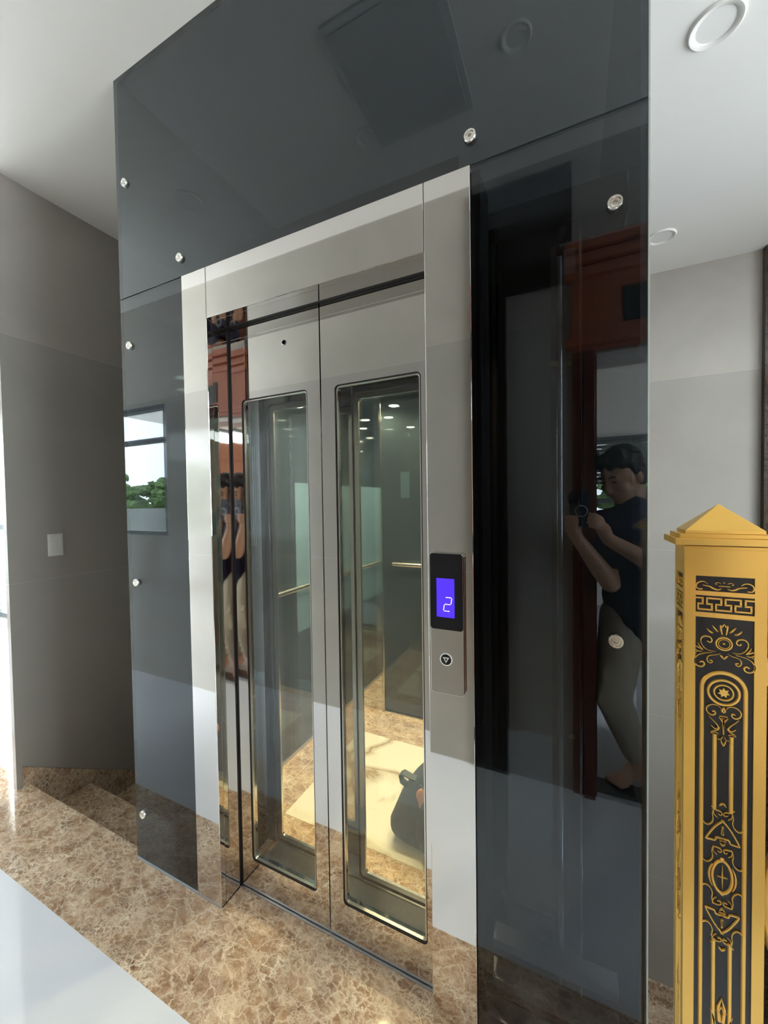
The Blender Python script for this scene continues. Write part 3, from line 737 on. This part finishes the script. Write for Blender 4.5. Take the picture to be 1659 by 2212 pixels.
    for d in ((0, .019), (0, -.019), (.0062, 0), (-.0062, 0)):
        ribbon(m, [(0, Z0), (d[0]*su, Z0+d[1])], [.0022, .0003], place)
    for dz in (.0265, -.0265): blob(0, Z0+dz, .0026)
    # leaf tuft further down
    for s in (1, -1):
        ribbon(m, [(0, .622), (s*.004*su, .606), (s*.002*su, .585)], [.0008, .004, .006], place)
        ribbon(m, [(s*.013*su, .600), (s*.009*su, .585), (s*.006*su, .565)], [.0008, .004, .005], place)
        ribbon(m, [(s*.002*su, .565), (s*.007*su, .54), (s*.003*su, .50)], [.003, .004, .002], place)
    return m
ornament(lambda q, h: Vector((NX+q.x, NY+.0026-h, q.y))).build('gilt_ornament', GOLD, nw)
NYC = NY+ND/2
ornament(lambda q, h: Vector((NX-hw+.0026-h, NYC-q.x, q.y)), ND/NW).build('gilt_ornament', GOLD, nw)
cap = MB()
cy0 = NYC
def capbox(gx, gy, z0, z1): cap.box(NX-hw-gx, NX+hw+gx, NY-gy, NY+ND+gy, z0, z1)
capbox(.0005, .0005, 1.2995, 1.3045)
capbox(.0135, .012, 1.3065, 1.3165); capbox(.0065, .005, 1.3165, 1.3225)
bs = [(NX-hw+.0015, NY+.002, 1.3225), (NX+hw-.0015, NY+.002, 1.3225), (NX+hw-.0015, NY+ND-.002, 1.3225), (NX-hw+.0015, NY+ND-.002, 1.3225)]
b2 = [(x, y, 1.3275) for x, y, z in bs]
ap = [(NX+(x-NX)*.02, cy0+(y-cy0)*.02, 1.366) for x, y, z in bs]
cap.ring([bs, b2, ap], True)
cap.build('cap', GOLD, nw, bevel=.0008)
sh = MB(); sh.box(NX-hw+.002, NX+hw-.002, NY+.002, NY+ND-.002, 1.303, 1.3068); sh.build('shadow_groove', BLKPAINT, nw)

# balustrade running on from the newel, only its end shows
rl = empty('balustrade', (.40, NYC, 0), 'golden balustrade panel running right from the newel post', 'balustrade')
MB().box(NX+hw, .75, NYC-.014, NYC+.014, 1.10, 1.135).build('top_rail', GOLD, rl, bevel=.005)
MB().box(NX+hw, .75, NYC-.012, NYC+.012, .10, .13).build('bottom_rail', GOLD, rl, bevel=.004)
for i, x in enumerate((.275, .375, .475, .575, .675)):
    MB().tube([(x + .018*math.sin(t*.55), NYC, .13+.97*t/30) for t in range(31)], [.006+.004*math.sin(t*.42)**2 for t in range(31)], 8).build('scroll_baluster', GOLD, rl, True)

# ------------------------------------------------------------------ wooden doorway behind the photographer
ds = empty('door_surround', (.5, RW, 0), 'carved red-brown wooden surround of the doorway behind the photographer', 'door surround')
def casing(x0, x1, z0, z1, y=RW, d=.035): return MB().box(x0, x1, y, y+d, z0, z1)
m = casing(.045, .093, 0, 2.04); m.box(.0, .045, RW, RW+.02, 0, 2.50); m.build('side_casing', WOODD, ds, bevel=.004)
fl = MB(); fl.box(-.46, -.29, RW, RW+.022, 0, 2.9); fl.box(-.29, 0, RW, RW+.022, 2.37, 2.9)
for i in range(5): fl.box(-.450+.0315*i, -.434+.0315*i, RW+.022, RW+.030, .12, 2.8)
fl.build('fluted_pilaster', BLKWOOD, ds)
m = casing(1.0, 1.09, 0, 2.04); m.build('side_casing', WOOD, ds, bevel=.004)
m = MB(); m.box(.0, 1.14, RW, RW+.03, 2.04, 2.36); m.build('head_panel', WOODH, ds)
m = MB()
for z, d in ((2.06, .045), (2.36, .05), (2.41, .07), (2.46, .09)): m.box(-.03, 1.17, RW, RW+d, z, z+.045)
m.build('cornice', WOODH, ds, bevel=.006)
MB().box(.20, .80, RW+.03, RW+.036, 2.14, 2.29).build('transom_panel', BLKPAINT, ds)
struct(MB().box(.09, .10, RW-.15, RW, 0, 2.03).build('trim_3', WOODD))
struct(MB().box(.10, 1.0, RW-.15, RW, 2.0, 2.03).build('trim_4', WHITE))
dl = empty('door_leaf', (.97, -1.27, 0), 'orange-brown wooden door standing open behind the photographer', 'door')
MB().box(.95, .99, -2.12, -1.26, .01, 2.0).build('door_board', WOOD, dl)
m = MB()
for z0, z1 in ((.2, .85), (1.0, 1.85)):
    m.box(.938, .95, -2.0, -1.38, z0, z0+.04); m.box(.938, .95, -2.0, -1.38, z1-.04, z1); m.box(.938, .95, -2.0, -1.96, z0+.04, z1-.04); m.box(.938, .95, -1.42, -1.38, z0+.04, z1-.04)
m.build('raised_moulding', WOOD, dl, bevel=.004)
sharp(MB().tube([(.95, -2.05, 1.0), (.91, -2.05, 1.0), (.905, -1.95, 1.0)], .009, 10).build('door_handle', BRASS, dl), 60)
bl = empty('window_blind', (.78, -4.76, 1.56), 'grey slatted blind half lowered over the far room window', 'blind')
for i in range(12): MB().box(.0, 1.55, -4.77, -4.75, 1.56+.05*i, 1.56+.05*i+.042).build('slat', BLIND, bl)

# ------------------------------------------------------------------ outside
for nm, x0, x1, y0, y1 in (('terrain', -60, 40, -90, -5.2), ):
    struct(MB().box(x0, x1, y0, y1, -3.6, -3.5).build(nm, ROAD))
tag(MB().box(-9, -2.0, -2.5, -2.35, -.2, 1.335).build('terrace_wall', OUTW), 'white terrace wall outside the landing window', 'wall')
tag(MB().box(-12, -2.45, 2.2, 2.35, -.2, .74).build('balcony_wall', OUTW), 'white balcony wall outside the far left window', 'wall')
struct(MB().box(-12, -2.45, 1.35, 2.2, -.2, -.05).build('balcony_floor', FLOOR))
struct(MB().box(-12, -1.4, -2.35, RW-.15, -.2, -.05).build('terrace_floor', FLOOR))
struct(MB().box(-12, -6.56, RW-.15, 1.35, -.2, -.05).build('bounce_deck', OUTW))  # unseen white deck, added to bounce daylight up to the ceiling
def tree(x, y, h, r, label):
    t = empty('tree', (x, y, -3.5), label, 'tree', 'trees outside the windows')
    MB().tube([(x, y, -3.5), (x+.1, y, -3.5+h*.3), (x-.05, y+.1, -3.5+h*.6)], [.22, .17, .10], 10).build('trunk', BARK, t, True)
    m = MB()
    for i in range(90):
        a = random.random()*2*PI; q = random.random()**.5*r*.86; zz = -3.5+h*(.36+.60*random.random())
        rad = r*(.13+.13*random.random())
        m.ico((x+q*math.cos(a), y+q*math.sin(a)*.8, zz), rad, 2, (1, 1, .75))
    for v in m.bm.verts:
        v.co += Vector((random.uniform(-1,1), random.uniform(-1,1), random.uniform(-1,1)))*.17
    m.build('crown', LEAF, t)
for i in range(8):
    tree(-20-5.2*i, -24-.7*(i % 2), 7.0+.5*((i*3) % 4), 2.5, 'leafy green tree beyond the white terrace wall, mirrored in the narrow left glass')
for x, h in ((-1.5, 7.4), (3.6, 8.2), (10.2, 7.2)):
    tree(x, -23, h, 2.5, 'leafy green tree seen through the room window behind the photographer')
for x, h in ((-26, 8.0), (-33, 7.4)):
    tree(x, 16, h, 3.2, 'leafy green tree beyond the white balcony wall')

# ------------------------------------------------------------------ the photographer
pe = empty('person', (.30, -1.23, .012), 'barefoot man in navy polo shirt and khaki trousers photographing with a phone', 'person')
def capsule(m, a, b, ra, rb, n=14):
    a, b = Vector(a), Vector(b)
    pts, rs = [], []
    d = (b-a); L = d.length; d = d/L if L > 1e-6 else Vector((0,0,1))
    for i in range(5):
        t = -PI/2 + (PI/2)*i/4; pts.append(a + d*ra*math.sin(t)*(1 if i < 4 else 0)); rs.append(max(ra*math.cos(t), .0008))
    for i in range(5):
        t = (PI/2)*i/4; pts.append(b + d*rb*math.sin(t)); rs.append(max(rb*math.cos(t), .0008))
    up = d.orthogonal().normalized(); w = d.cross(up)
    m.ring([[p + (up*math.cos(2*PI*k/n) + w*math.sin(2*PI*k/n))*r for k in range(n)] for p, r in zip(pts, rs)], True)
def chain(m, pts, rs):
    for i in range(len(pts)-1): capsule(m, pts[i], pts[i+1], rs[i], rs[i+1])
def ell(m, c, r, rot=None):
    q = bmesh.ops.create_icosphere(m.bm, subdivisions=3, radius=1.0)
    for v in q['verts']:
        p = Vector((v.co.x*r[0], v.co.y*r[1], v.co.z*r[2]))
        if rot is not None: p = rot @ p
        v.co = p + Vector(c)
def fuse(m, name, mat, parent, vox, it=4, f=.5):
    """join overlapping volumes into one continuous surface"""
    bmesh.ops.recalc_face_normals(m.bm, faces=m.bm.faces[:])
    me = bpy.data.meshes.new(name); m.bm.to_mesh(me); m.bm.free()
    o = bpy.data.objects.new(name, me); COL.objects.link(o)
    r = o.modifiers.new('r', 'REMESH'); r.mode = 'VOXEL'; r.voxel_size = vox
    s_ = o.modifiers.new('s', 'SMOOTH'); s_.iterations = it; s_.factor = f
    dg_ = bpy.context.evaluated_depsgraph_get()
    me2 = bpy.data.meshes.new_from_object(o.evaluated_get(dg_)); me2.name = name
    o.modifiers.clear(); o.data = me2; bpy.data.meshes.remove(me)
    off = base_of(parent)
    for v in me2.vertices: v.co -= off
    me2.materials.clear(); me2.materials.append(mat)
    for p_ in me2.polygons: p_.use_smooth = True
    o.parent = parent
    return o
HC = Vector((.200, -1.125, 1.475))                      # head centre
face = (Vector((0, -.93, 1.33)) - HC).normalized()
fx = face.cross(Vector((0,0,1))).normalized(); fz = fx.cross(face).normalized()
HR = Matrix((fx, face, fz)).transposed()                # local: x right of face, y forward, z up
hp = lambda x, y, z: HC + HR @ Vector((x, y, z))
J = dict(neck=Vector((.250,-1.165,1.325)), chest=Vector((.262,-1.185,1.14)), pel=Vector((.285,-1.235,.86)),
         ls=Vector((.105,-1.150,1.255)), rs=Vector((.415,-1.165,1.265)), le=Vector((.150,-1.045,1.005)), re=Vector((.395,-1.035,1.045)),
         lw=Vector((.020,-.985,1.205)), rw=Vector((.135,-.985,1.205)),
         lh=Vector((.215,-1.235,.82)), rh=Vector((.365,-1.235,.82)), lk=Vector((.165,-1.105,.47)), rk=Vector((.40,-1.19,.46)),
         la=Vector((.285,-1.290,.105)), ra=Vector((.43,-1.285,.10)))
b = MB()
ell(b, hp(0, -.008, .018), (.074, .092, .100), HR); ell(b, hp(0, .026, -.045), (.058, .060, .068), HR); ell(b, hp(0, .055, -.088), (.026, .024, .022), HR)
chain(b, [hp(0, .082, .018), hp(0, .098, -.018), hp(0, .094, -.026)], [.010, .013, .015])       # nose
for s in (-1, 1):
    ell(b, hp(s*.0755, -.012, -.010), (.010, .019, .031), HR); ell(b, hp(s*.030, .078, .030), (.022, .010, .007), HR)
    ell(b, hp(s*.040, .062, -.022), (.022, .020, .022), HR)
ell(b, hp(0, .081, -.056), (.024, .011, .006), HR); ell(b, hp(0, .079, -.066), (.020, .011, .007), HR)     # lips
chain(b, [hp(0, -.03, -.06), J['neck'], J['chest']], [.056, .060, .10])
chain(b, [J['chest'], J['pel']], [.115, .115])
chain(b, [J['neck']-Vector((0,0,.03)), J['ls']], [.05, .05]); chain(b, [J['neck']-Vector((0,0,.03)), J['rs']], [.05, .05])
for s in 'lr':
    sh_, e_, w_ = J[s+'s'], J[s+'e'], J[s+'w']
    chain(b, [sh_, sh_.lerp(e_, .5), e_, e_.lerp(w_, .3), w_], [.050, .045, .040, .041, .027])
# hands: left grips the phone's lower half from the left, right steadies its right edge
def finger(m, pts, r=.0082): chain(m, pts, [r, r*.97, r*.92, r*.8][:len(pts)])
V = Vector
lp = V((-.004,-.968,1.262)); chain(b, [J['lw'], V((.006,-.975,1.232))], [.026, .030]); ell(b, V((.004,-.966,1.262)), (.036, .016, .042))
for k, (z, l) in enumerate(((1.298,.0), (1.281,.004), (1.264,.003), (1.247,-.004))):
    finger(b, [V((-.024,-.962,z-.006)), V((-.026,-.946,z)), V((-.008,-.9375,z+.004)), V((.016+l,-.9365,z+.003))])
finger(b, [V((.022,-.972,1.262)), V((.036,-.966,1.285)), V((.040,-.9585,1.310))], .0098)
chain(b, [J['rw'], V((.118,-.975,1.245))], [.026, .030]); ell(b, V((.104,-.968,1.268)), (.022, .018, .040))
for k, (z, l) in enumerate(((1.312,.006), (1.294,.002), (1.276,.0), (1.259,.006))):
    finger(b, [V((.104,-.960,z-.016)), V((.096,-.944,z-.006)), V((.078+l*.5,-.937,z)), V((.058+l,-.9365,z+.001))])
finger(b, [V((.092,-.972,1.275)), V((.076,-.966,1.300)), V((.060,-.9585,1.318))], .0098)
# legs inside the trousers and bare feet
for s, toe in (('l', V((.185,-1.205,.026))), ('r', V((.40,-1.145,.028)))):
    h_, k_, a_ = J[s+'h'], J[s+'k'], J[s+'a']
    chain(b, [J['pel'], h_], [.09, .085]); chain(b, [h_, k_, k_.lerp(a_, .3), a_], [.078, .052, .052, .036])
    heel = a_ + (a_-toe).normalized()*.035; heel.z = .036
    d_ = (toe-heel); d_.z = 0; d_.normalize(); pz = d_.cross(V((0,0,1)))
    chain(b, [a_, heel], [.036, .026]); chain(b, [a_-V((0,0,.02)), heel.lerp(toe, .55)+V((0,0,.014)), toe-d_*.02], [.036, .030, .024])
    chain(b, [heel, toe-d_*.03], [.026, .026])
    for q in range(5):
        o_ = pz*((q-2)*.0165); ln = (.030, .034, .030, .026, .020)[q]
        chain(b, [toe-d_*.03+o_, toe+d_*(ln-.012)+o_*1.05-V((0,0,.004))], [.012, .0095 if q else .012])
body = fuse(b, 'body', SKIN, pe, .0052, 3)
# hair
m = MB()
ell(m, hp(0, -.028, .058), (.081, .090, .084), HR); ell(m, hp(0, -.050, -.005), (.078, .064, .085), HR)
for i in range(13):
    a = PI*i/12; zz = .100+.012*math.sin(i*2.3)
    ell(m, hp(.068*math.cos(a), .022+.036*math.sin(a), zz), (.020, .024, .034+.006*math.sin(i*1.7)), HR)
for i in range(7): ell(m, hp(-.045+.015*i, .052, .088+.006*math.sin(i*2.1)), (.012, .018, .020), HR)
for s in (-1, 1): ell(m, hp(s*.074, -.012, .030), (.010, .026, .034), HR)
hr = fuse(m, 'hair', HAIR, pe, .005, 2)
# eyes and brows
for s in (-1, 1):
    MB().ico(hp(s*.030, .0815, .012), .0085, 2, (1.3, .7, .55)).build('eye', HAIR, pe, True)
    MB().tube([hp(s*.016, .088, .034), hp(s*.031, .088, .040), hp(s*.047, .078, .034)], [.003, .004, .002], 8).build('eyebrow', HAIR, pe, True)
# polo shirt
m = MB()
chain(m, [J['chest']+V((0,0,.06)), J['chest'].lerp(J['pel'], .5), J['pel']-V((0,0,.03))], [.128, .130, .134])
ell(m, J['chest']+V((0,.005,.02)), (.175, .118, .17)); ell(m, J['pel']+V((0,0,.06)), (.160, .122, .15))
chain(m, [J['neck']-V((0,0,.055)), J['ls']], [.085, .068]); chain(m, [J['neck']-V((0,0,.055)), J['rs']], [.085, .068])
chain(m, [J['neck']-V((0,0,.02)), J['neck']+V((-.010,.008,.018))], [.072, .068])
for s in 'lr': chain(m, [J[s+'s'], J[s+'s'].lerp(J[s+'e'], .62)], [.068, .066])
fuse(m, 'polo_shirt', NAVY, pe, .007, 3)
# trousers
m = MB()
ell(m, J['pel']-V((0,0,.02)), (.158, .118, .10))
for s in 'lr':
    h_, k_, a_ = J[s+'h'], J[s+'k'], J[s+'a']; e_ = k_.lerp(a_, .84)
    chain(m, [h_, h_.lerp(k_, .5), k_, k_.lerp(e_, .5), e_], [.100, .091, .076, .068, .058])
    for t in range(7):
        c0 = h_.lerp(k_, .35+.09*t); capsule(m, c0+V((-.045,.052,.01*t)), c0+V((.05,.060,-.035+.008*t)), .012, .014, 8)
    for t in range(4):
        c0 = k_.lerp(e_, .35+.17*t); capsule(m, c0+V((-.045,.035,.0)), c0+V((.045,.04,-.02)), .010, .012, 8)
fuse(m, 'trousers', KHAKI, pe, .007, 3)
ph = empty('phone', (.0275, -.944, 1.262), 'dark smartphone with a ring holder in the hands of the man', 'phone')
MB().prism(rrect(-.0110, .0660, 1.262, 1.412, .011, -.9385), (0, -.008, 0)).build('phone_body', PHONE, ph, bevel=.002)
MB().prism(rrect(-.0165, .0205, 1.357, 1.400, .009, -.9362), (0, -.0026, 0)).build('camera_block', PHONE, ph)
m = MB()
for x, z in ((.010, 1.387), (.010, 1.367), (-.008, 1.367)): m.lathe((x, -.9362, z), (0,1,0), [(.0075,-.001),(.0075,.0010),(.0055,.0010),(.0005,.0006)], 20)
m.build('lenses', SCRBLK, ph)
m = MB(); m.tube([V((.034+.023*math.cos(2*PI*i/32), -.9382, 1.326+.023*math.sin(2*PI*i/32))) for i in range(32)], .0022, 8, True)
m.build('ring_holder', PALE, ph, True)

# ------------------------------------------------------------------ light
w = bpy.data.worlds.new('World'); S.world = w; w.use_nodes = True
nt = w.node_tree
bg = nt.nodes['Background']
tc = nt.nodes.new('ShaderNodeTexCoord')
nz = nt.nodes.new('ShaderNodeTexNoise'); nz.inputs['Scale'].default_value = 2.2; nz.inputs['Detail'].default_value = 4
nt.links.new(tc.outputs['Generated'], nz.inputs['Vector'])
rp = nt.nodes.new('ShaderNodeValToRGB')
rp.color_ramp.elements[0].position = .35; rp.color_ramp.elements[0].color = (.74,.84,1.0,1)
rp.color_ramp.elements[1].position = .65; rp.color_ramp.elements[1].color = (.95,.98,1,1)
nt.links.new(nz.outputs['Fac'], rp.inputs[0]); nt.links.new(rp.outputs[0], bg.inputs[0])
bg.inputs[1].default_value = 10.0
def area(name, loc, rot, sx, sy, energy, col=(1,1,1), portal=False):
    l = bpy.data.lights.new(name, 'AREA'); l.shape = 'RECTANGLE'; l.size = sx; l.size_y = sy; l.energy = energy; l.color = col
    o = bpy.data.objects.new(name, l); COL.objects.link(o); o.location = loc; o.rotation_euler = rot
    if portal: l.cycles.is_portal = True
    return o
area('window_portal', ((BAL[0]+BAL[1])/2, 1.40, (BAL[2]+BAL[3])/2), (-PI/2, 0, 0), BAL[1]-BAL[0], BAL[3]-BAL[2], 1, portal=True)
area('window_portal', ((WIN[0]+WIN[1])/2, RW-.2, (WIN[2]+WIN[3])/2), (PI/2, 0, 0), WIN[1]-WIN[0], WIN[3]-WIN[2], 1, portal=True)
area('window_portal', (-6.6, (FAR[0]+FAR[1])/2, 1.35), (0, -PI/2, 0), 2.5, FAR[1]-FAR[0], 1, portal=True)
area('window_portal', (2.62, (SIDE[0]+SIDE[1])/2, 1.55), (0, PI/2, 0), 1.9, SIDE[1]-SIDE[0], 1, portal=True)
area('window_portal', (2.8, (RGT[0]+RGT[1])/2, 1.45), (0, PI/2, 0), 2.3, RGT[1]-RGT[0], 1, portal=True)
area('window_portal', ((RWIN[0]+RWIN[1])/2, -5.0, (RWIN[2]+RWIN[3])/2), (PI/2, 0, 0), RWIN[1]-RWIN[0], RWIN[3]-RWIN[2], 1, portal=True)

# ------------------------------------------------------------------ camera
yaw, pitch, roll, f = -0.44763544, -0.02560795, -0.01473976, 848.3225
fwd = Vector((math.sin(yaw)*math.cos(pitch), math.cos(yaw)*math.cos(pitch), math.sin(pitch)))
right = Vector((math.cos(yaw), -math.sin(yaw), 0)); up = right.cross(fwd)
r_ = right*math.cos(roll)+up*math.sin(roll); u_ = -right*math.sin(roll)+up*math.cos(roll)
cd = bpy.data.cameras.new('camera'); cam = bpy.data.objects.new('camera', cd); COL.objects.link(cam)
M = Matrix((r_, u_, -fwd)).transposed().to_4x4(); M.translation = Vector((0, -.93, H))
cam.matrix_world = M
cd.sensor_fit = 'VERTICAL'; cd.sensor_height = 36; cd.lens = f*36/2212; cd.clip_start = .01
S.camera = cam
S.view_settings.view_transform = 'Standard'; S.view_settings.look = 'None'; S.view_settings.gamma = 1
S.view_settings.use_curve_mapping = False
S.view_settings.exposure = 0.7
c = S.cycles
c.max_bounces = 16; c.glossy_bounces = 10; c.transparent_max_bounces = 24; c.diffuse_bounces = 5; c.use_adaptive_sampling = True; c.adaptive_threshold = .015; c.transmission_bounces = 8
c.use_denoising = True; c.sample_clamp_indirect = 6; c.caustics_reflective = True; c.blur_glossy = .5
